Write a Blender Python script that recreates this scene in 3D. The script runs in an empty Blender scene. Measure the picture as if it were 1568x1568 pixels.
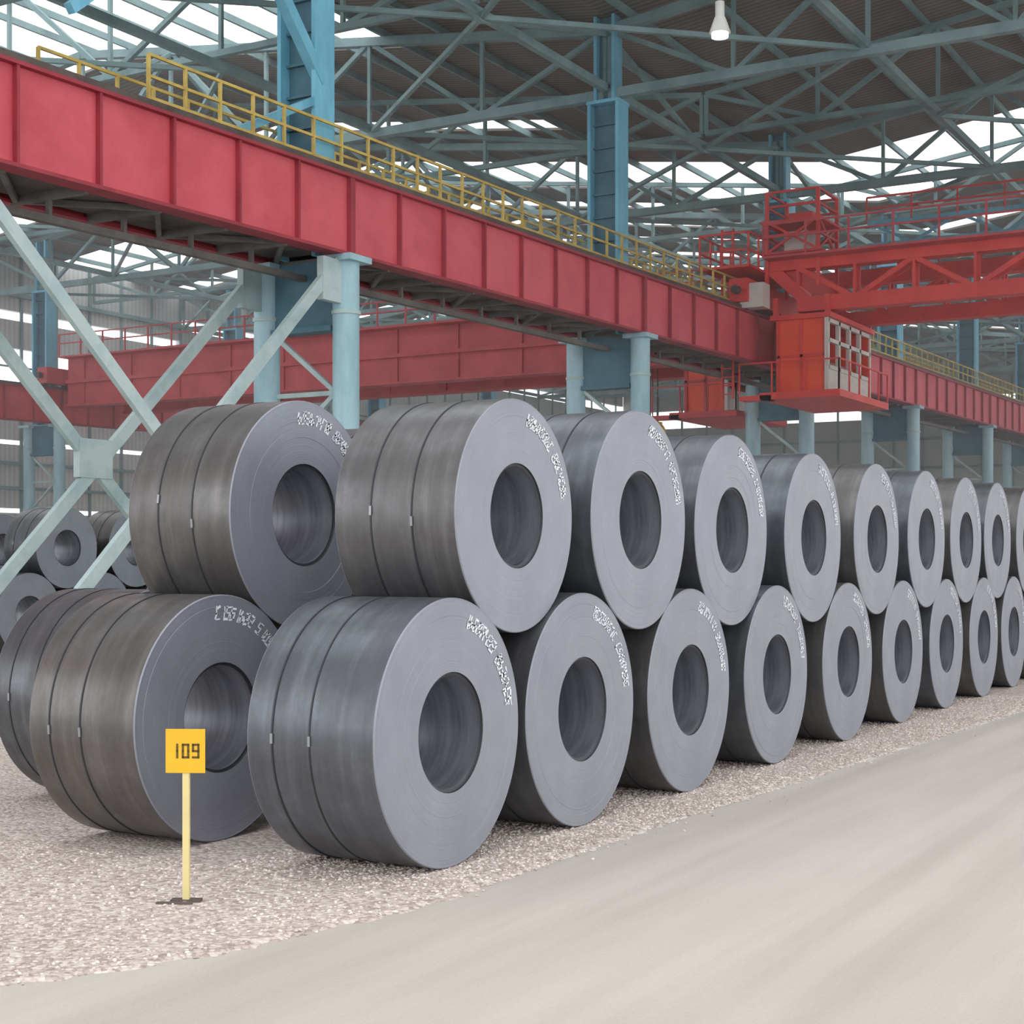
import bpy, math, random
import numpy as np
from mathutils import Vector, Matrix
random.seed(7)
U=1.6
SC=bpy.context.scene
try:
    SC.view_settings.view_transform='Standard'
    SC.view_settings.look='None'
except Exception: pass

def lin(c):
    return tuple(((x/255)/12.92 if x/255<=.04045 else ((x/255+.055)/1.055)**2.4) for x in c)

# ------------------------------------------------------------ materials
def newmat(name):
    m=bpy.data.materials.new(name); m.use_nodes=True
    nt=m.node_tree; b=nt.nodes['Principled BSDF']
    return m,nt,b
def ramp(nt,fac,stops):
    r=nt.nodes.new('ShaderNodeValToRGB')
    e=r.color_ramp.elements
    while len(e)<len(stops): e.new(0.5)
    for i,(p,c) in enumerate(stops):
        e[i].position=p; e[i].color=(c[0],c[1],c[2],1)
    nt.links.new(fac,r.inputs[0]); return r.outputs[0]
def noise(nt,vec,scale,detail=4,rough=.6):
    n=nt.nodes.new('ShaderNodeTexNoise'); n.inputs['Scale'].default_value=scale
    n.inputs['Detail'].default_value=detail; n.inputs['Roughness'].default_value=rough
    if vec is not None: nt.links.new(vec,n.inputs['Vector'])
    return n.outputs['Fac']
def coords(nt,scale=(1,1,1),rot=(0,0,0)):
    t=nt.nodes.new('ShaderNodeTexCoord'); mp=nt.nodes.new('ShaderNodeMapping')
    mp.inputs['Scale'].default_value=scale; mp.inputs['Rotation'].default_value=rot
    nt.links.new(t.outputs['Object'],mp.inputs['Vector']); return mp.outputs[0]
def mixc(nt,fac,a,b,mode='MIX'):
    m=nt.nodes.new('ShaderNodeMix'); m.data_type='RGBA'; m.blend_type=mode
    for k,v in ((0,fac),(6,a),(7,b)):
        if isinstance(v,(int,float)): m.inputs[k].default_value=v
        elif isinstance(v,tuple): m.inputs[k].default_value=(v[0],v[1],v[2],1)
        else: nt.links.new(v,m.inputs[k])
    return m.outputs[2]
def bump(nt,b,h,strength=.3,dist=.01):
    bp=nt.nodes.new('ShaderNodeBump'); bp.inputs['Strength'].default_value=strength
    bp.inputs['Distance'].default_value=dist
    nt.links.new(h,bp.inputs['Height']); nt.links.new(bp.outputs[0],b.inputs['Normal'])
def painted(name,c1,c2,scale=1.2,rough=.55,stretch=(1,1,1),metal=0):
    m,nt,b=newmat(name)
    v=coords(nt,stretch)
    n=noise(nt,v,scale,6,.65)
    nt.links.new(ramp(nt,n,[(.3,lin(c2)),(.6,lin(c1))]),b.inputs['Base Color'])
    b.inputs['Roughness'].default_value=rough; b.inputs['Metallic'].default_value=metal
    return m
def plain(name,c,rough=.6,metal=0):
    m,nt,b=newmat(name)
    v=coords(nt); n=noise(nt,v,3,4)
    c=lin(c)
    nt.links.new(ramp(nt,n,[(.2,tuple(x*.85 for x in c)),(.8,tuple(min(1,x*1.1) for x in c))]),b.inputs['Base Color'])
    b.inputs['Roughness'].default_value=rough; b.inputs['Metallic'].default_value=metal
    return m

RED=painted('red_girder_paint',(208,90,100),(190,72,84),.9,.5,(1,1,1))
REDD=painted('red_stiffener_paint',(160,54,66),(134,44,56),1.2,.6)
CRED=painted('crane_red_paint',(222,68,60),(198,52,52),1.0,.5)
CRED2=painted('crane_dull_red_paint',(200,78,84),(174,60,66),1.0,.6)
ORANGE=painted('cab_orange_paint',(240,86,48),(224,66,38),1.0,.5)
TEAL=painted('column_teal_paint',(166,200,210),(132,170,182),1.4,.5,(1,1,.3))
BLUE=painted('column_blue_paint',(122,190,214),(88,154,180),1.1,.5,(1,1,.3))
DKBL=painted('column_dark_blue_paint',(78,120,136),(58,98,114),1.1,.6)
BRACE=painted('brace_pale_paint',(180,198,198),(146,172,172),1.4,.6)
TRUSS=painted('truss_grey_teal_paint',(134,162,164),(98,124,128),.6,.7)
YEL=painted('railing_yellow_paint',(206,180,96),(168,142,74),2,.6)
DARK=painted('underside_dark_steel',(98,88,84),(70,62,60),1.2,.8)
LACE=painted('underside_lacing_paint',(116,112,108),(86,84,82),1.2,.8)
WHITE=plain('white_frame_paint',(205,205,200),.5)

def coil_mats():
    m,nt,b=newmat('coil_outer_wrap_steel')
    t=nt.nodes.new('ShaderNodeTexCoord'); oi=nt.nodes.new('ShaderNodeObjectInfo')
    add=nt.nodes.new('ShaderNodeVectorMath'); add.operation='ADD'
    comb=nt.nodes.new('ShaderNodeCombineXYZ')
    mul=nt.nodes.new('ShaderNodeMath'); mul.operation='MULTIPLY'; mul.inputs[1].default_value=40
    nt.links.new(oi.outputs['Random'],mul.inputs[0])
    for i in range(3): nt.links.new(mul.outputs[0],comb.inputs[i])
    nt.links.new(t.outputs['Object'],add.inputs[0]); nt.links.new(comb.outputs[0],add.inputs[1])
    mp=nt.nodes.new('ShaderNodeMapping'); mp.inputs['Scale'].default_value=(.6,6,.6)
    nt.links.new(add.outputs[0],mp.inputs[0])
    n1=noise(nt,mp.outputs[0],1.6,6,.65)
    n2=noise(nt,add.outputs[0],2.6,6,.65)
    c1=ramp(nt,n1,[(.3,lin((78,80,84))),(.52,lin((100,102,106))),(.72,lin((130,132,136)))])
    c2=ramp(nt,n2,[(.35,lin((82,80,78))),(.55,lin((102,103,105))),(.72,lin((128,130,134)))])
    c=mixc(nt,.5,c1,c2)
    c=mixc(nt,1.0,c,oi.outputs['Color'],'MULTIPLY')
    nt.links.new(c,b.inputs['Base Color'])
    b.inputs['Metallic'].default_value=.5
    nt.links.new(ramp(nt,n2,[(.3,(.42,)*3),(.7,(.28,)*3)]),b.inputs['Roughness'])
    bump(nt,b,n1,.15,.01)
    f,nt,b=newmat('coil_side_face_steel')
    t=nt.nodes.new('ShaderNodeTexCoord')
    mp=nt.nodes.new('ShaderNodeMapping'); mp.inputs['Scale'].default_value=(1,0,1)
    nt.links.new(t.outputs['Object'],mp.inputs[0])
    ln=nt.nodes.new('ShaderNodeVectorMath'); ln.operation='LENGTH'
    nt.links.new(mp.outputs[0],ln.inputs[0])
    cb=nt.nodes.new('ShaderNodeCombineXYZ'); nt.links.new(ln.outputs['Value'],cb.inputs[0])
    nr=noise(nt,cb.outputs[0],70,3,.7)
    nb=noise(nt,mp.outputs[0],2.0,5,.6)
    c1=ramp(nt,nr,[(.25,lin((122,126,136))),(.75,lin((148,152,161)))])
    c2=ramp(nt,nb,[(.3,lin((126,130,140))),(.7,lin((154,158,167)))])
    nt.links.new(mixc(nt,.5,c1,c2),b.inputs['Base Color'])
    b.inputs['Metallic'].default_value=.3; b.inputs['Roughness'].default_value=.45
    bump(nt,b,nr,.3,.004)
    i=painted('coil_eye_inner_steel',(144,148,157),(98,102,110),2,.42,(.6,6,.6),.5)
    s=painted('coil_strap_steel',(66,68,72),(54,56,60),3,.5,(1,1,1),.5)
    p=plain('white_marker_paint',(228,231,236),.6)
    k=plain('strap_clip_steel',(150,154,158),.4,.5)
    return [m,f,i,s,p,k]
CM=coil_mats()

# ------------------------------------------------------------ mesh builder (units of U)
class MB:
    def __init__(s): s.v=[];s.f=[];s.m=[];s.sm=[]
    def add(s,vs,fs,m=0,smooth=False):
        o=len(s.v); s.v+= [tuple(x) for x in vs]
        for f in fs: s.f.append(tuple(i+o for i in f)); s.m.append(m); s.sm.append(smooth)
    def box(s,x0,x1,y0,y1,z0,z1,m=0):
        vs=[(x0,y0,z0),(x1,y0,z0),(x1,y1,z0),(x0,y1,z0),(x0,y0,z1),(x1,y0,z1),(x1,y1,z1),(x0,y1,z1)]
        s.add(vs,[(0,3,2,1),(4,5,6,7),(0,1,5,4),(1,2,6,5),(2,3,7,6),(3,0,4,7)],m)
    def beam(s,p,q,a,b,m=0):
        p=Vector(p);q=Vector(q);d=(q-p).normalized()
        up=Vector((0,0,1)) if abs(d.z)<.98 else Vector((1,0,0))
        sd=d.cross(up).normalized(); u=sd.cross(d).normalized()
        vs=[]
        for e in (p,q):
            for (i,j) in ((-1,-1),(1,-1),(1,1),(-1,1)):
                vs.append(e+sd*(a/2*i)+u*(b/2*j))
        s.add(vs,[(0,3,2,1),(4,5,6,7),(0,1,5,4),(1,2,6,5),(2,3,7,6),(3,0,4,7)],m)
    def cyl(s,p,q,r,n=20,m=0,r2=None):
        p=Vector(p);q=Vector(q);d=(q-p).normalized(); r2=r if r2 is None else r2
        up=Vector((0,0,1)) if abs(d.z)<.9 else Vector((1,0,0))
        a=d.cross(up).normalized(); b=d.cross(a)
        vs=[];
        for e,rr in ((p,r),(q,r2)):
            for i in range(n):
                t=2*math.pi*i/n; vs.append(e+a*math.cos(t)*rr+b*math.sin(t)*rr)
        s.add(vs,[(i,(i+1)%n,n+(i+1)%n,n+i) for i in range(n)],m,True)
        s.add(vs[:n],[tuple(range(n))],m); s.add(vs[n:],[tuple(range(n))[::-1]],m)
    def build(s,name,mats,loc=(0,0,0),parent=None,scale=U):
        me=bpy.data.meshes.new(name)
        L=Vector(loc)
        me.from_pydata([tuple((Vector(v)-L)*scale) for v in s.v],[],s.f)
        for mt in mats: me.materials.append(mt)
        me.polygons.foreach_set('material_index',s.m)
        me.polygons.foreach_set('use_smooth',s.sm)
        me.update()
        ob=bpy.data.objects.new(name,me); ob.location=L*scale
        SC.collection.objects.link(ob)
        if parent: ob.parent=parent; ob.location=L*scale-parent.location
        return ob
def empty(name,loc):
    e=bpy.data.objects.new(name,None); e.location=Vector(loc)*U; SC.collection.objects.link(e); return e

# ------------------------------------------------------------ steel coils
SEG={0:'abcdef',1:'bc',2:'abged',3:'abgcd',4:'fgbc',5:'afgcd',6:'afgedc',7:'abc',8:'abcdefg',9:'abcdfg',10:'efabcg',11:'efgcd',12:'afed'}
def glyph_strokes(ch,w,h):
    P={'a':((0,h),(w,h)),'b':((w,h),(w,h/2)),'c':((w,h/2),(w,0)),'d':((0,0),(w,0)),'e':((0,0),(0,h/2)),'f':((0,h/2),(0,h)),'g':((0,h/2),(w,h/2))}
    return [P[k] for k in SEG[ch]]
def lathe(mb,prof,n,m,smooth=True,cx=0,cy=0):
    vs=[]
    for (r,y) in prof:
        for i in range(n):
            t=2*math.pi*i/n; vs.append((r*math.cos(t),y,r*math.sin(t)))
    fs=[]
    for k in range(len(prof)-1):
        for i in range(n):
            j=(i+1)%n
            fs.append((k*n+i,(k+1)*n+i,(k+1)*n+j,k*n+j))
    mb.add(vs,fs,m,smooth)
def coil(s,w,zc,d=1.0,L=.56,marks=(12,80),n=112,straps=(.36,.7),tint=None,tone=1.0):
    R=.5*d; ri=.212*d; mb=MB(); rnd=random.Random(int(s*1000+w*77+zc*13))
    e=.005
    prof=[]
    k=14
    for i in range(k+1):
        y=e+(L-2*e)*i/k
        prof.append((R-abs(rnd.gauss(0,.0008)),y))
    lathe(mb,prof,n,0)
    lathe(mb,[(prof[0][0],e),(R-.002,.002),(R-e,0)],n,1)
    lathe(mb,[(R-e,L),(R-.002,L-.002),(prof[-1][0],L-e)],n,1)
    def face(y0,sg):
        rs=[R-e]; 
        while rs[-1]-.03>ri+.03: rs.append(rs[-1]-rnd.uniform(.02,.05))
        p=[]; off=0
        for a,r in enumerate(rs):
            p.append((r,y0+sg*off))
            if a<len(rs)-1:
                o2=rnd.uniform(0,.0014); p.append((r-.001,y0+sg*o2)); off=o2
        p.append((ri+.012,y0+sg*off)); 
        return p
    fp=face(0,1); lathe(mb,fp,n,1,False)
    lathe(mb,[(ri+.012,fp[-1][1]),(ri+.010,.008),(ri,.010)],n,3,False)
    bp=face(L,-1); lathe(mb,bp[::-1],n,1,False)
    lathe(mb,[(ri,L),(ri+.012,L)],n,1,False)
    lathe(mb,[(ri,L),(ri,L*.5),(ri,.010)],n,2)
    t0=rnd.uniform(2,5)
    vs=[];N=14
    for i in range(N+1):
        t=t0+i*.05; r=ri-.008*(i/N)
        vs+= [(r*math.cos(t),.02,r*math.sin(t)),(r*math.cos(t),L-.02,r*math.sin(t))]
    mb.add(vs,[(2*i,2*i+1,2*i+3,2*i+2) for i in range(N)],2,True)
    for q in straps:
        y=L*q+rnd.uniform(-.01,.01); wd=.0034
        lathe(mb,[(R-.001,y-wd),(R+.002,y-wd),(R+.002,y+wd),(R-.001,y+wd)],n,3,False)
        t=math.radians(rnd.uniform(172,186)); c,sn=math.cos(t),math.sin(t)
        pc=Vector((c,0,sn))*(R+.002); tg=Vector((-sn,0,c))
        a=pc+Vector((0,y-.006,0))-tg*.022; vs=[]
        for dr in (0,.004):
            for (dy,dt) in ((0,0),(.010,0),(.010,.036),(0,.036)):
                vs.append(a+Vector((0,dy,0))+tg*dt+Vector((c,0,sn))*dr)
        mb.add(vs,[(0,3,2,1),(4,5,6,7),(0,1,5,4),(1,2,6,5),(2,3,7,6),(3,0,4,7)],5)
    if marks:
        a0,a1=marks; rr=.400*d; ch_h=.048*d; ch_w=.019*d; st=.0085*d
        nchar=int(math.radians(a1-a0)*rr/(.0285*d))
        gap=nchar//2
        for i in range(nchar):
            if i==gap: continue
            th=math.radians(a0+(a1-a0)*(i+.5)/nchar)
            rad=Vector((math.sin(th),0,math.cos(th))); tg=Vector((math.cos(th),0,-math.sin(th)))
            for (p,q) in glyph_strokes(rnd.randrange(13),ch_w,ch_h):
                j=lambda:rnd.uniform(-.004,.004)
                sl=lambda v:v[0]-ch_w/2+v[1]*.25
                P=rad*(rr+p[1]+j())+tg*(sl(p)+j()); Q=rad*(rr+q[1]+j())+tg*(sl(q)+j())
                dd=(Q-P).normalized(); sd=Vector((dd.z,0,-dd.x))*st/2*rnd.uniform(.6,1.25)
                P=P-dd*st*.4; Q=Q+dd*st*.4
                vs=[P-sd,P+sd,Q+sd,Q-sd]; vs=[(v.x,-.0012,v.z) for v in vs]
                mb.add(vs,[(0,1,2,3)],4)
    ob=mb.build('steel_coil',CM)
    ob.location=Vector((s,w,zc))*U
    tb=rnd.random() if tint is None else tint
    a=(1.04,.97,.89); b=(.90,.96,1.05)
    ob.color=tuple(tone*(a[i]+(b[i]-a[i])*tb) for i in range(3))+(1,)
    return ob
def stack(w,lows,upper_skip=(),dl=None,du=None,marks=(12,80),jit=0,nup=None,n=112,dd=1.0,tl=None,tu=None,tone=1.0):
    dl=dl or {}; du=du or {}; tl=tl or {}; tu=tu or {}
    L=[]
    for i,s in enumerate(lows):
        d=dl.get(i,1.0); L.append((s,d)); coil(s,w+random.uniform(-jit,jit),d/2,d,marks=marks,n=n,straps=random.choice([(.36,.7),(.4,),(.34,.66)]) if i else (.5,.8),tint=tl.get(i),tone=tone)
    for i in range(len(lows)-1):
        if i in upper_skip: continue
        if nup is not None and i>=nup: break
        (sa,da),(sb,db)=L[i],L[i+1]; d=du.get(i,dd)
        ra=(da+d)/2; rb=(db+d)/2
        dx=sb-sa; dz=(db-da)/2; D=math.hypot(dx,dz)
        a=(ra*ra-rb*rb+D*D)/(2*D); h=math.sqrt(max(0,ra*ra-a*a))
        ux,uz=dx/D,dz/D
        sx=sa+a*ux-h*uz*1; sz=da/2+a*uz+h*ux
        coil(sx,w+random.uniform(-jit,jit),sz+.001,d,marks=(marks[0]-2,marks[1]-2) if marks else None,n=n,L=.56,tint=tu.get(i),tone=tone)
lows=[0,1.05,2.2,3.42,4.7,5.96,7.18,8.38,9.55,10.7,11.86,13.02,14.2]
stack(0,lows,du={0:.94,1:1.01},jit=.015,dd=1.01,tl={0:.95,1:.6},tu={0:.35})
stack(1.1,[0.0,1.1,2.25,3.45,4.65,5.85,7.05,8.25],du={0:1.0},marks=(-6,60),n=80,tl={0:.0},tu={0:.1})
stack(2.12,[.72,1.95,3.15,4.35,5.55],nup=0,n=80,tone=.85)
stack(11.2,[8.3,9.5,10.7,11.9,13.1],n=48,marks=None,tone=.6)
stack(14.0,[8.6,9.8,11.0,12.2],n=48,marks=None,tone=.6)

# ------------------------------------------------------------ ground
def bordw(s):
    P=[(-6,3.6),(-4.2,2.0),(-3.2,1.28),(-2.61,.77),(-1.938,.208),(-1.436,-.037),(-.9,-.17),(-.344,-.245),(1.232,-.2546),(7.44,-.528),(20,-.9),(70,-1.6)]
    for a,b in zip(P,P[1:]):
        if a[0]<=s<=b[0]: return a[1]+(b[1]-a[1])*(s-a[0])/(b[0]-a[0])
    return P[0][1] if s<P[0][0] else P[-1][1]
mb=MB()
mb.box(-30,90,-30,36,-.3,-.008)
m,nt,b=newmat('worn_concrete')
v=coords(nt); v2=coords(nt,(.3,1.6,1),(0,0,math.radians(-12))); v4=coords(nt,(.1,4,1),(0,0,math.radians(-4)))
n1=noise(nt,v,.35,5,.6); n2=noise(nt,v2,1.0,5,.6); n3=noise(nt,v,60,3,.7); n4=noise(nt,v4,.8,4,.5)
c=mixc(nt,.5,ramp(nt,n1,[(.3,lin((176,168,160))),(.7,lin((190,182,174)))]),ramp(nt,n2,[(.3,lin((166,158,150))),(.65,lin((194,187,179)))]))
c=mixc(nt,.3,c,ramp(nt,n4,[(.35,lin((162,154,146))),(.6,lin((200,193,185)))]))
c=mixc(nt,.10,c,ramp(nt,n3,[(.35,(.3,.28,.26)),(.7,(.7,.68,.66))]))
nt.links.new(c,b.inputs['Base Color']); b.inputs['Roughness'].default_value=.85
bump(nt,b,n3,.15,.01)
mb.build('floor',[m])
rg=random.Random(3)
pts=[];s=-5.9
while s<69:
    pts.append((s,bordw(s)+rg.uniform(-.03,.03))); s+=.06 if s<9 else .6
mb=MB(); top=[(x,y,0.0) for x,y in pts]; far=[(x,6.0,0.0) for x,y in pts]
n=len(pts)
low=[(x,y-.03,-.0078) for x,y in pts]
mb.add(top+far+low,[(i,i+1,n+i+1,n+i) for i in range(n-1)]+[(2*n+i,2*n+i+1,i+1,i) for i in range(n-1)],0,False)
g,nt,b=newmat('crushed_gravel')
v=coords(nt)
vo=nt.nodes.new('ShaderNodeTexVoronoi'); vo.inputs['Scale'].default_value=38; nt.links.new(v,vo.inputs['Vector'])
sep=nt.nodes.new('ShaderNodeSeparateColor'); nt.links.new(vo.outputs['Color'],sep.inputs[0])
gc=ramp(nt,sep.outputs[0],[(0,lin((166,150,143))),(.3,lin((190,176,168))),(.65,lin((208,196,188))),(1,lin((224,215,209)))])
dk=ramp(nt,vo.outputs['Distance'],[(.0,(1,1,1)),(.5,(.95,.95,.95)),(.8,(.76,.74,.73))])
c=mixc(nt,1,gc,dk,'MULTIPLY')
nt.links.new(c,b.inputs['Base Color']); b.inputs['Roughness'].default_value=.9
inv=nt.nodes.new('ShaderNodeMath'); inv.operation='MULTIPLY'; inv.inputs[1].default_value=-1
nt.links.new(vo.outputs['Distance'],inv.inputs[0]); bump(nt,b,inv.outputs[0],.5,.02)
mb.build('gravel_bed',[g])
PH=(1+5**.5)/2
ico=np.array([(-1,PH,0),(1,PH,0),(-1,-PH,0),(1,-PH,0),(0,-1,PH),(0,1,PH),(0,-1,-PH),(0,1,-PH),(PH,0,-1),(PH,0,1),(-PH,0,-1),(-PH,0,1)])/1.9
icf=np.array([(0,11,5),(0,5,1),(0,1,7),(0,7,10),(0,10,11),(1,5,9),(5,11,4),(11,10,2),(10,7,6),(7,1,8),(3,9,4),(3,4,2),(3,2,6),(3,6,8),(3,8,9),(4,9,5),(2,4,11),(6,2,10),(8,6,7),(9,8,1)])
rs=np.random.RandomState(5); V=[];F=[];MI=[]
cnt=0
while cnt<30000:
    s=rs.uniform(-2.9,8.5); 
    if s>3 and rs.rand()<.55: continue
    wb=bordw(s)
    w=wb+rs.uniform(-.03,1.0)+ (rs.exponential(.05)*-1 if rs.rand()<.05 else 0) if s>-.4 else rs.uniform(wb-.03,3.0)
    if s>-.4 and w>.9: continue
    r=rs.uniform(.0032,.007)
    M=ico*(1+rs.uniform(-.25,.25,(12,1)))*r*np.array([rs.uniform(.8,1.4),rs.uniform(.8,1.4),rs.uniform(.5,.8)])
    a=rs.uniform(0,6.28); ca,sa=math.cos(a),math.sin(a)
    R=np.array([[ca,-sa,0],[sa,ca,0],[0,0,1]])
    V.append((M@R.T+np.array([s,w,r*.2-(.006 if w<wb else 0)]))*U); F.append(icf+12*cnt); MI+= [rs.randint(4)]*20; cnt+=1
V=np.concatenate(V);F=np.concatenate(F)
me=bpy.data.meshes.new('gravel_stones'); me.from_pydata(V.tolist(),[],F.tolist())
for i,cc in enumerate([(211,199,191),(196,182,174),(228,220,214),(178,163,155)]): me.materials.append(plain('stone_%d'%i,cc,.9))
me.polygons.foreach_set('material_index',MI); me.update()
ob=bpy.data.objects.new('gravel_stones',me); SC.collection.objects.link(ob)

# ------------------------------------------------------------ runway girders
def gt(s): return 6.04+.015*(s-5.7)
S0,S1=-6.4,74
cols=[2.5,11.4,20.3,29.2,38.1,47.0,55.9,64.8]
def girder(w,sg,name,mats):
    mb=MB(); H=1.05
    mb.beam((S0,w,gt(S0)-.02),(S1,w,gt(S1)-.02),.26,.04,1)
    mb.beam((S0,w,gt(S0)-H+.02),(S1,w,gt(S1)-H+.02),.26,.04,1)
    mb.beam((S0,w,gt(S0)-H/2),(S1,w,gt(S1)-H/2),.10,H-.08,0)
    mb.beam((S0,w,gt(S0)+.05),(S1,w,gt(S1)+.05),.08,.10,2)
    s=2.5-8*1.1125
    i=0
    while s<S1:
        for e in (-1,1):
            y0,y1=sorted((w+e*.05,w+e*.115)); t=.018 if i%8 else .05
            mb.box(s-t,s+t,y0,y1,gt(s)-H+.04,gt(s)-.04,1)
        s+=1.1125;i+=1
    return mb.build(name,mats)
girder(8.8,-1,'crane_runway_girder',[RED,REDD,DARK])
girder(10.1,1,'crane_runway_girder',[CRED2,REDD,DARK])
girder(32.6,1,'crane_runway_girder',[CRED2,REDD,DARK])
mb=MB()
mb.beam((S0,9.45,gt(S0)+.0),(S1,9.45,gt(S1)+.0),.8,.04,0)
s=S0;k=0
while s<60:
    z=gt(s)-1.02
    mb.beam((s,8.9,z),(s,10.0,z),.06,.10,1)
    a,b=(8.95,9.95) if k%2 else (9.95,8.95)
    mb.beam((s,a,z),(s+1.11,b,gt(s+1.11)-1.02),.06,.06,1)
    mb.beam((s,9.45,z-.02),(s,9.45,z-.28),.05,.05,1)
    s+=1.1125;k+=1
mb.beam((S0,9.45,gt(S0)-1.28),(60,9.45,gt(60)-1.28),.1,.08,1)
mb.beam((S0,9.45,gt(S0)-.96),(60,9.45,gt(60)-.96),1.0,.03,0)
mb.build('runway_walkway',[DARK,LACE])
def railing(w,sa,sb,step):
    mb=MB(); s=sa
    while s<=sb:
        mb.beam((s,w,gt(s)),(s,w,gt(s)+.70),.036,.036); s+=step
    for o in (.70,.46,.22):
        mb.beam((sa,w,gt(sa)+o),(sb,w,gt(sb)+o),.03,.034)
    mb.beam((sa,w,gt(sa)+.05),(sb,w,gt(sb)+.05),.012,.1)
    mb.build('walkway_railing',[YEL])
railing(9.02,8.0,72,.60)
railing(9.88,7.2,72,.60)

# ------------------------------------------------------------ columns
def column(s,w1,w2,upper=True):
    mb=MB(); z=gt(s)-1.05
    for w in (w1,w2):
        mb.cyl((s,w,0),(s,w,z-.08),.175,24,0)
        mb.box(s-.24,s+.24,w-.24,w+.24,z-.08,z,0)
        mb.box(s-.28,s+.28,w-.28,w+.28,0,.06,1)
        for zz in (z-.75,z*.5): mb.cyl((s,w,zz),(s,w,zz+.05),.19,24,1)
        for a in (-1,1):
            mb.box(s-.015,s+.015,*sorted((w+a*.17,w+a*.25)),0.06,.4,1)
    mb.box(s-.04,s+.04,w1+.16,w2-.16,z-.9,z-.02,2)
    mb.box(s-.12,s+.12,w1+.16,w2-.16,z-.95,z-.88,2)
    zz=z-.95;k=0
    while zz>.6:
        a,b=(w1+.15,w2-.15) if k%2 else (w2-.15,w1+.15)
        mb.beam((s,a,zz),(s,b,zz-.8),.06,.06,1); mb.beam((s,w1+.15,zz-.8),(s,w2-.15,zz-.8),.05,.06,1)
        zz-=.8;k+=1
    if upper:
        wc=(w1+w2)/2; zt=9.4
        for a in (-1,1):
            mb.box(s-.21,s+.21,wc+a*.28-.03,wc+a*.28+.03,z+.02,zt,3)
        mb.box(s-.03,s+.03,wc-.25,wc+.25,z+.02,zt,4)
        for q in range(9):
            h=z+1.3+q*.42
            if h<zt: mb.box(s-.1,s+.1,wc-.25,wc+.25,h,h+.03,4)
        mb.box(s-.24,s+.24,wc-.32,wc+.32,zt,zt+.06,3)
        for a in (-1,1): mb.box(s-.16,s+.16,wc+a*.18-.03,wc+a*.18+.03,zt+.06,11.0,3)
        mb.box(s-.03,s+.03,wc-.16,wc+.16,zt+.06,11.0,4)
    mb.build('support_column',[TEAL,BRACE,DKBL,BLUE,DKBL],loc=(s,(w1+w2)/2,0))
for s in cols: column(s,8.8,10.1)
for s in cols[1:7]: column(s,32.6,33.9)

mb=MB()
for w in (8.8,10.1):
    mb.beam((11.2,w,4.98),(5.95,w,.05),.07,.15); mb.beam((5.3,w,4.9),(10.7,w,.05),.07,.15)
    mb.box(7.98,8.5,w-.05,w+.05,2.1,2.55)
    mb.box(10.85,11.3,w-.05,w+.05,4.45,5.0)
    mb.box(5.4,6.4,w-.2,w+.2,-.02,.14); mb.box(10.3,11.1,w-.2,w+.2,-.02,.14)
mb.build('cross_bracing',[BRACE])
mb=MB()
mb.beam((11.4,9.2,7.4),(8.1,9.2,10.9),.14,.16); mb.beam((11.4,9.2,10.6),(7.0,9.2,7.0),.1,.12)
mb.beam((11.4,9.2,7.2),(9.6,9.2,6.3),.08,.1)
mb.build('knee_brace',[BLUE])

# ------------------------------------------------------------ roof
HB=9.6; WL=35.8
def roofh(w):
    if w<=9.45: q=9.45-w; span=24.0
    else: q=w-9.45; span=26.35
    q=min(q,span-q); return 11.0+.13*max(q,0)
Rm,nt,b=newmat('corrugated_roof_underside')
v=coords(nt); wv=nt.nodes.new('ShaderNodeTexWave'); wv.inputs['Scale'].default_value=1.2; wv.inputs['Distortion'].default_value=.3
nt.links.new(v,wv.inputs['Vector'])
n1=noise(nt,v,.5,5); n2=noise(nt,v,3,4)
c=mixc(nt,.5,ramp(nt,n1,[(.3,lin((98,94,88))),(.7,lin((138,132,124)))]),ramp(nt,wv.outputs['Fac'],[(.2,lin((88,85,82))),(.8,lin((140,134,127)))]))
nt.links.new(c,b.inputs['Base Color']); b.inputs['Roughness'].default_value=.9
def roofsec(mb,s0,s1,wa,wb):
    brk=[x for x in (-2.55,9.45,22.62) if wa<x<wb]
    ws=[wa]+brk+[wb]
    for a,c_ in zip(ws,ws[1:]):
        za,zb=roofh(a),roofh(c_)
        vs=[(s0,a,za),(s1,a,za),(s1,c_,zb),(s0,c_,zb)]; vs+=[(x,y,z+.06) for x,y,z in vs]
        mb.add(vs,[(0,3,2,1),(4,5,6,7),(0,1,5,4),(1,2,6,5),(2,3,7,6),(3,0,4,7)],0)
def open_strips(opens,s0,s1,wa,wb,mb):
    s=s0
    for a,c_ in opens:
        if a>s: roofsec(mb,s,a,wa,wb)
        s=c_
    if s<s1: roofsec(mb,s,s1,wa,wb)
mb=MB()
far=[(32,37),(41,41.9),(45,45.9),(49.5,50.4),(54,54.9),(59,59.9),(64,64.9)]
farL=[(27.5,28.5),(32,35.5),(37.5,38.5),(40.5,41.5),(43.5,44.5),(46.5,47.5),(49.5,50.5),(52.5,53.5),(55.5,56.5),(58.5,59.5),(61.5,62.5),(65,66)]
open_strips([(-12,-7),(-5,1.5),(3.5,10),(12.0,14)]+far,-14,75,-14.55,8.6,mb)  # near strips: unseen openings added to let light down on the coil tops
open_strips(far,-14,75,8.6,14.6,mb)
open_strips([(-8,-2),(0,6),(8,21.5)]+farL,-14,75,14.6,WL,mb)
mb.build('ceiling',[Rm])
mb=MB()
w=-14
while w<WL:
    mb.beam((-10,w,roofh(w)-.1),(75,w,roofh(w)-.1),.06,.14,0); w+=1.35
mb.build('roof_purlins',[TRUSS])
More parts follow.
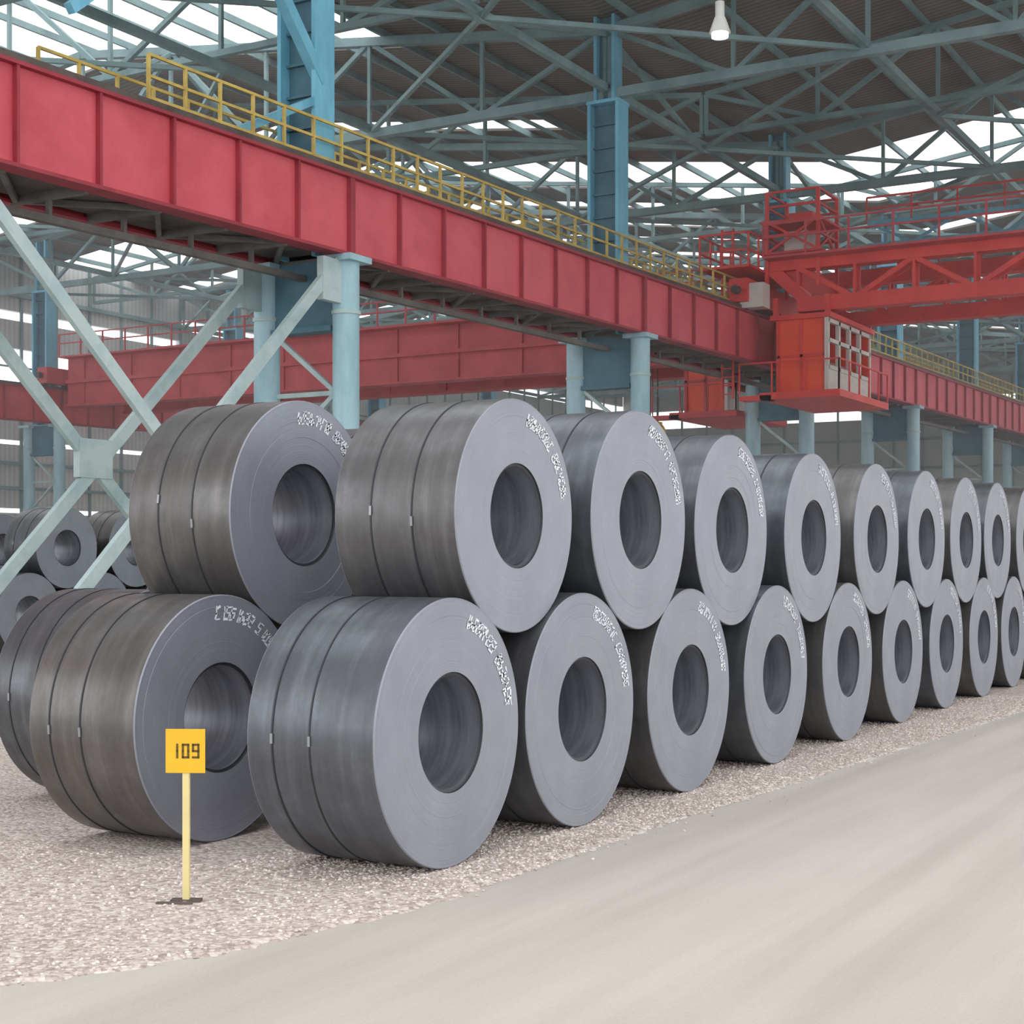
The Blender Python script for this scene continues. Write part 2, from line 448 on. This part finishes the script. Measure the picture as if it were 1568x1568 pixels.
def truss(s,wa,wb,big):
    mb=MB(); n=10; c=.17 if big else .11
    xs=[wa+(wb-wa)*i/n for i in range(n+1)]
    hb=HB if big else HB+.35
    mb.beam((s,wa,hb),(s,wb,hb),c,c)
    mid=n//2
    mb.beam((s,wa,roofh(wa)-.25),(s,xs[mid],roofh(xs[mid])-.25),c,c); mb.beam((s,xs[mid],roofh(xs[mid])-.25),(s,wb,roofh(wb)-.25),c,c)
    for i in range(n+1):
        x=xs[i]; mb.beam((s,x,hb),(s,x,roofh(x)-.25),.07,.07)
        if i<n:
            y=xs[i+1]
            if i%2: mb.beam((s,x,hb),(s,y,roofh(y)-.25),.09,.09)
            else: mb.beam((s,x,roofh(x)-.25),(s,y,hb),.09,.09)
    mb.build('roof_truss',[TRUSS])
s=2.5
while s<72:
    big=abs(((s-2.5)/8.9)%1)<.01 or abs(((s-2.5)/8.9)%1)>.99
    truss(s,9.4,-14.4,big); truss(s,9.5,WL-.2,big); s+=4.45
mb=MB()
for gi,(wa,wb) in enumerate(((9.45,-14.5),(9.45,WL-.2))):
    n=5
    xs=[wa+(wb-wa)*i/n for i in range(n+1)]
    for i,x in enumerate(xs):
        if not (gi==1 and i==0): mb.beam((2.5,x,HB+.1),(70,x,HB+.1),.12,.14)
        s=2.5;k=0
        while s<64 and i<n:
            a,b_=(x,xs[i+1]) if k%2 else (xs[i+1],x)
            mb.beam((s,a,HB+.05),(s+4.45,b_,HB+.05),.08,.08)
            if i%2==0 and not (gi==1 and i==0):
                za,zb=(HB,roofh(x)-.3) if k%2 else (roofh(x)-.3,HB)
                mb.beam((s,x,za),(s+4.45,x,zb),.08,.08)
            s+=4.45;k+=1
mb.build('roof_lateral_bracing',[TRUSS])

# ------------------------------------------------------------ walls
WM,nt,b=newmat('corrugated_wall_cladding')
v=coords(nt); n1=noise(nt,v,.4,5); wv=nt.nodes.new('ShaderNodeTexWave'); wv.inputs['Scale'].default_value=1.0
nt.links.new(v,wv.inputs['Vector'])
c=mixc(nt,.3,ramp(nt,n1,[(.3,lin((176,182,182))),(.7,lin((214,216,212)))]),ramp(nt,wv.outputs['Fac'],[(.2,lin((150,154,154))),(.8,lin((206,208,205)))]))
nt.links.new(c,b.inputs['Base Color']); b.inputs['Roughness'].default_value=.8
mb=MB()
for a,c_ in [(0,2.7),(2.85,4.9),(5.05,6.0),(8.0,8.9),(9.2,11.1)]: mb.box(-10,38,WL-.1,WL+.1,a,c_,0)
mb.box(38,75,WL-.1,WL+.1,0,9.6,0); mb.box(38,75,WL-.1,WL+.1,10.0,11.1,0)
s=-10
while s<75:
    mb.box(s-.05,s+.05,WL-.16,WL-.1,0,11,1); s+=1.5
for h in (6.3,6.9,7.4): mb.box(-10,75,WL-.14,WL-.08,h-.03,h+.03,1)
for h in (1.2,2.2,3.5,4.3): mb.box(-10,75,WL-.2,WL-.1,h-.05,h+.05,1)
mb.build('wall_left',[WM,TRUSS])
mb=MB()
for a,c_ in [(0,8.6),(9.6,11.1)]: mb.box(75,75.2,-14.5,WL-.12,a,c_,0)
w=-14.5
while w<WL-.2:
    mb.box(74.9,75,w-.05,w+.05,0,11,1); w+=1.5
for h in (1.5,3,4.5,6,7.5): mb.box(74.9,75,-14.5,WL-.2,h-.06,h+.06,1)
for a,c_ in ((-14.5,-2.55),(-2.55,9.45),(9.45,22.62),(22.62,WL-.12)):
    za,zb=roofh(a),roofh(c_)
    vs=[(75,a,11.1),(75,c_,11.1),(75,c_,zb+.02),(75,a,za+.02)]
    mb.add(vs,[(0,1,2,3)],0)
mb.build('wall_far',[WM,TRUSS])

# ------------------------------------------------------------ overhead cranes
def crane(s0,wa,wb,hr,style,cab,tower,mr,mr2,base,hgt=1.15):
    E=empty('overhead_crane',(s0,wa,hr)); sg=1 if wb>wa else -1
    mb=MB()
    for w in (wa,wb):
        mb.box(s0-2.0,s0+2.0,w-.2,w+.2,hr+.12,hr+.6,0)
        for x in (-1.7,-1.0,1.0,1.7): mb.cyl((s0+x,w-.1,hr+.12),(s0+x,w+.1,hr+.12),.14,20,1)
        for x in (-2.05,2.05): mb.cyl((s0+x,w,hr+.35),(s0+x+math.copysign(.15,x),w,hr+.35),.09,16,1)
    mb.build('end_carriage',[mr,DARK],loc=(s0,wa,hr),parent=E)
    mb=MB(); z0,z1=hr+base,hr+base+hgt; wi=wa+sg*.45; wo=wb-sg*.45
    for sx in (s0-1.2,s0+1.2):
        if style=='truss':
            mb.beam((sx,wi,z1-.13),(sx,wo,z1-.13),.36,.30); mb.beam((sx,wi+sg*.6,z0+.14),(sx,wo-sg*.6,z0+.14),.36,.30)
            mb.beam((sx,wi,z1-.2),(sx,wi+sg*.9,z0+.1),.3,.25)
            x=wi+sg*.6;k=0
            while abs(x-wi)<abs(wo-wi)-1.3:
                y=x+sg*1.2
                for o in (-.14,.14):
                    mb.beam((sx+o,x,z0+.2),(sx+o,x,z1-.2),.05,.09)
                    if k%2: mb.beam((sx+o,x,z0+.2),(sx+o,y,z1-.25),.05,.1)
                    else: mb.beam((sx+o,x,z1-.25),(sx+o,y,z0+.2),.05,.1)
                x=y;k+=1
        else:
            mb.beam((sx,wi,(z0+z1)/2),(sx,wo,(z0+z1)/2),.36,z1-z0-.1)
            mb.beam((sx,wi,z1-.02),(sx,wo,z1-.02),.6,.06); mb.beam((sx,wi,z0+.06),(sx,wo,z0+.06),.5,.06)
            mb.beam((sx-.24,wi,z0+hgt*.5),(sx-.24,wo,z0+hgt*.5),.14,.1)
            x=wi
            while abs(x-wi)<abs(wo-wi):
                mb.box(sx-.24,sx-.18,x-.03,x+.03,z0+.06,z1-.05); x+=sg*1.9
        mb.beam((sx,wi,z1+.03),(sx,wo,z1+.03),.1,.08)
    for t in (.02,.98):
        w=wi+(wo-wi)*t; mb.beam((s0-1.2,w,z1-.4),(s0+1.2,w,z1-.4),.3,.5)
    mb.build('bridge_girders',[mr],loc=(s0,wa,hr),parent=E)
    mb=MB(); x=wi
    for sx in (s0-1.75,s0+1.75):
        x=wi
        while abs(x-wi)<abs(wo-wi):
            mb.beam((sx,x,z1-.05),(sx,x,z1+.62),.04,.04); x+=sg*.9
        for o in (.62,.35): mb.beam((sx,wi,z1+o),(sx,wo,z1+o),.035,.035)
        mb.beam((sx*1.0+(.25 if sx<s0 else -.25),wi,z1-.05),(sx+(.25 if sx<s0 else -.25),wo,z1-.05),.55,.05)
    mb.build('bridge_railing',[mr2],loc=(s0,wa,hr),parent=E)
    wt=wa+sg*(8.5 if style=='truss' else 3.2); mb=MB()
    mb.box(s0-1.3,s0+1.3,wt-.9,wt+.9,z1+.1,z1+.35,0); mb.cyl((s0-.7,wt,z1+.6),(s0+.7,wt,z1+.6),.28,24,1)
    mb.box(s0-1.1,s0-.75,wt-.3,wt+.3,z1+.35,z1+.95,0); mb.box(s0+.75,s0+1.1,wt-.3,wt+.3,z1+.35,z1+.95,0)
    zh=4.2
    for a in (-.15,.15):
        for c_ in (-.1,.1): mb.cyl((s0+a,wt+c_,z1+.3),(s0+a,wt+c_,zh+.4),.015,8,1)
    mb.box(s0-.3,s0+.3,wt-.16,wt+.16,zh-.1,zh+.45,2); mb.cyl((s0-.33,wt,zh+.2),(s0+.33,wt,zh+.2),.24,24,2)
    pr=None
    for i in range(10):
        t=math.radians(90-i*30); p=Vector((s0+.16*math.cos(t),wt,zh-.35+.16*math.sin(t)))
        if pr: mb.cyl(pr,p,.045,10,1)
        pr=p
    mb.build('trolley_hoist',[mr,DARK,YEL2],loc=(s0,wa,hr),parent=E)
    if cab:
        mb=MB(); wc0=wa+sg*.6; wc1=wa+sg*1.7; y0,y1=min(wc0,wc1),max(wc0,wc1)
        c0,c1=s0-1.4,s0+1.4; b0,b1=hr-1.75,hr-.25
        mb.box(c0-.3,c1+.3,y0-.35,y1+.25,b0-.14,b0,0)
        mb.box(c0-.1,c1+.1,y0-.1,y1+.1,b1,b1+.1,0)
        mb.box(c0,c0+.06,y0+.02,y1-.02,b0,b1,2)
        for yy in (y0+.06,(y0+y1)/2,y1-.06): mb.box(c0-.03,c0,yy-.03,yy+.03,b0,b1,0)
        mb.box(c0-.03,c0,y0+.02,y1-.02,b0+.72,b0+.78,0)
        mb.box(c1-.06,c1,y0,y1,b0,b1,2)
        mb.box(c0,c1,y1-.06,y1,b0,b1,2); mb.box(c0,c1,y0,y0+.05,b0,b0+.5,3)
        for x in np.linspace(c0,c1,5): mb.box(x-.05,x+.05,y0-.03,y0+.05,b0,b1,3)
        for h in (b0+.5,b0+1.05,b1-.05): mb.box(c0,c1,y0-.03,y0+.05,h-.04,h+.04,3)
        mb.box(c0+.3,c1-.3,y0+.25,y1-.2,b0,b0+.7,4)
        for (x,y) in ((c0,y0),(c0,y1),(c1,y0),(c1,y1)): mb.beam((x,y,b1),(x,y,z0+.3),.1,.1,0)
        for x in np.linspace(c0-.28,c1+.28,6): mb.beam((x,y0-.33,b0),(x,y0-.33,b0+.62),.03,.03,0)
        mb.beam((c0-.28,y0-.33,b0+.62),(c1+.28,y0-.33,b0+.62),.03,.03,0)
        for y in np.linspace(y0-.33,y1+.7,4): mb.beam((c0-.28,y,b0),(c0-.28,y,b0+.62),.03,.03,0)
        mb.beam((c0-.28,y0-.33,b0+.62),(c0-.28,y1+.7,b0+.62),.03,.03,0)
        mb.box(c0-.3,c0+.1,y1,y1+.7,b0-.14,b0-.05,0)
        mb.box(c0-.5,c0-.1,y1+.1,y1+.6,hr+.0,hr+.5,3)
        mb.build('operator_cab',[mr,DARK,ORANGE,WHITE,DKGL],loc=(s0,wa,hr),parent=E)
    if tower:
        mb=MB(); a0,a1=s0-1.4,s0-.2; y0,y1=wa-1.5,wa-.4
        for zt in (z1+.1,z1+.75):
            mb.box(a0-.1,a1+.1,y0-.1,y1+.1,zt-.05,zt,0)
        for (x,y) in ((a0,y0),(a0,y1),(a1,y0),(a1,y1)): mb.beam((x,y,hr+.4),(x,y,z1+1.35),.07,.07,0)
        for zt in (z1+1.05,z1+1.35,z1+.45):
            for p,q in (((a0,y0),(a1,y0)),((a1,y0),(a1,y1)),((a1,y1),(a0,y1)),((a0,y1),(a0,y0))):
                mb.beam((*p,zt),(*q,zt),.045,.045,0)
        for p,q in (((a0,y0),(a0,y1)),((a0,y0),(a1,y0))):
            mb.beam((*p,z1+.1),(*q,z1+.75),.05,.05,0); mb.beam((*q,z1+.1),(*p,z1+.75),.05,.05,0)
        mb.box(a0+.2,a0+.7,y0+.3,y1-.3,z1+.1,z1+.55,1); mb.box(a0+.5,a1-.2,y0+.3,y1-.3,z1+.75,z1+1.0,0)
        for yy in (y1+.75,y1+1.0): mb.beam((a0,yy,hr-1.8),(a0,yy,z1+.7),.04,.04,0)
        zz=hr-1.7
        while zz<z1+.7: mb.beam((a0,y1+.75,zz),(a0,y1+1.0,zz),.025,.025,0); zz+=.18
        mb.box(a0-1.0,a1+.6,y1,y1+1.1,hr+.75,hr+.8,0)
        for x in np.linspace(a0-1.0,a1+.6,6):
            for yy in (y1+.02,y1+1.08): mb.beam((x,yy,hr+.8),(x,yy,hr+1.45),.035,.035,0)
        for o in (1.1,1.45):
            for yy in (y1+.02,y1+1.08): mb.beam((a0-1.0,yy,hr+o),(a1+.6,yy,hr+o),.035,.035,0)
            mb.beam((a0-1.0,y1,hr+o),(a0-1.0,y1+1.1,hr+o),.035,.035,0)
        mb.build('maintenance_tower',[mr,WHITE],loc=(s0,wa,hr),parent=E)
        mb=MB(); y2=wb
        for zz in (z1+.75,z1+1.25): mb.beam((s0+2.0,y0,zz),(s0+2.0,y2,zz),.09,.09,0)
        x=y0;k=0
        while x>y2+1:
            mb.beam((s0+2,x,z1+.75),(s0+2,x-1,z1+1.25),.06,.06,0) if k%2 else mb.beam((s0+2,x,z1+1.25),(s0+2,x-1,z1+.75),.06,.06,0)
            mb.beam((s0+1.9,x,z1+1.25),(s0+1.9,x,z1+1.8),.035,.035,1)
            x-=1;k+=1
        for o in (1.55,1.8): mb.beam((s0+1.9,y0,z1+o),(s0+1.9,y2,z1+o),.04,.04,1)
        for x in np.linspace(y0,y2,6): mb.beam((s0+2,x,z1-.1),(s0+2,x,z1+.75),.1,.1,0)
        mb.build('cable_gallery',[BLUE,mr],loc=(s0,wa,hr),parent=E)
YEL2=plain('hook_block_yellow',(246,206,50),.5)
DKGL=newmat('operator_console_paint')[0]; DKGL.node_tree.nodes['Principled BSDF'].inputs['Base Color'].default_value=(.3,.1,.07,1); DKGL.node_tree.nodes['Principled BSDF'].inputs['Roughness'].default_value=.3
crane(27.0,8.8,-14.0,gt(27),'truss',True,True,CRED,CRED2,-.08)
crane(30.5,10.1,32.6,gt(30.5)+.0,'box',True,False,CRED2,CRED2,-.6,1.55)

# ------------------------------------------------------------ sign
E=empty('location_sign',(-.9275,.456,0))
mb=MB()
mb.box(-.011,.011,-.009,.009,0,.5,0); mb.box(-.09,.03,-.05,-.03,0,.006,1); mb.box(-.05,.05,-.02,.02,.0,.008,1)
mb.box(-.066,.066,-.014,-.009,.43,.576,2)
dig=[(1,-.036),(0,-.008),(9,.026)]
for ch,x in dig:
    for (p,q) in glyph_strokes(ch,.018,.042):
        if ch==1: p=(p[0]-.009,p[1]);q=(q[0]-.009,q[1])
        x0,x1=sorted((p[0],q[0])); z0,z1=sorted((p[1],q[1]))
        mb.box(x+x0-.0035,x+x1+.0035,-.0152,-.014,.482+z0-.0035,.482+z1+.0035,3)
SP=plain('sign_post_cream',(222,206,146),.6); SY=plain('sign_yellow',(226,178,24),.5); SB=plain('sign_black',(92,68,20),.6)
o=mb.build('sign_body',[SP,DARK,SY,SB]); o.parent=E; o.rotation_euler=(0,0,math.radians(-62))

# ------------------------------------------------------------ hanging lamp
mb=MB(); lx,ly,lz=13.8,4.6,8.05
mb.cyl((lx,ly,lz+.3),(lx,ly,roofh(ly)),.012,8,0); mb.cyl((lx,ly,lz+.12),(lx,ly,lz+.32),.06,20,1)
mb.cyl((lx,ly,lz-.08),(lx,ly,lz+.12),.14,28,1,r2=.07); mb.cyl((lx,ly,lz-.14),(lx,ly,lz-.08),.11,28,2)
LE,nt,b=newmat('lamp_lens'); b.inputs['Emission Color'].default_value=(1,1,1,1); b.inputs['Emission Strength'].default_value=1.0
mb.build('high_bay_lamp',[DARK,WHITE,LE],loc=(lx,ly,lz))

# ------------------------------------------------------------ dusty air in the hall
mb=MB(); mb.box(8.9,74.5,-14.3,WL-.3,.02,14)
HZ=bpy.data.materials.new('dusty_air'); HZ.use_nodes=True; nt=HZ.node_tree; nt.nodes.clear()
o_=nt.nodes.new('ShaderNodeOutputMaterial'); vs_=nt.nodes.new('ShaderNodeVolumeScatter')
vs_.inputs['Color'].default_value=(.95,.97,1,1); vs_.inputs['Density'].default_value=.0042; vs_.inputs['Anisotropy'].default_value=.3
nt.links.new(vs_.outputs[0],o_.inputs['Volume'])
mb.build('dust_haze',[HZ])

# ------------------------------------------------------------ world & camera
w=bpy.data.worlds.new('overcast_sky'); SC.world=w; w.use_nodes=True
bg=w.node_tree.nodes['Background']; bg.inputs[0].default_value=(.98,.985,1,1); bg.inputs[1].default_value=2.2
cam=bpy.data.cameras.new('camera'); co=bpy.data.objects.new('camera',cam); SC.collection.objects.link(co)
co.location=(-4.848*U,-3.062*U,1.133*U); co.rotation_euler=(math.radians(90),0,math.radians(-60))
cam.lens=36*2366/1568; cam.sensor_width=36; cam.shift_y=76/1568; cam.clip_end=500
SC.camera=co
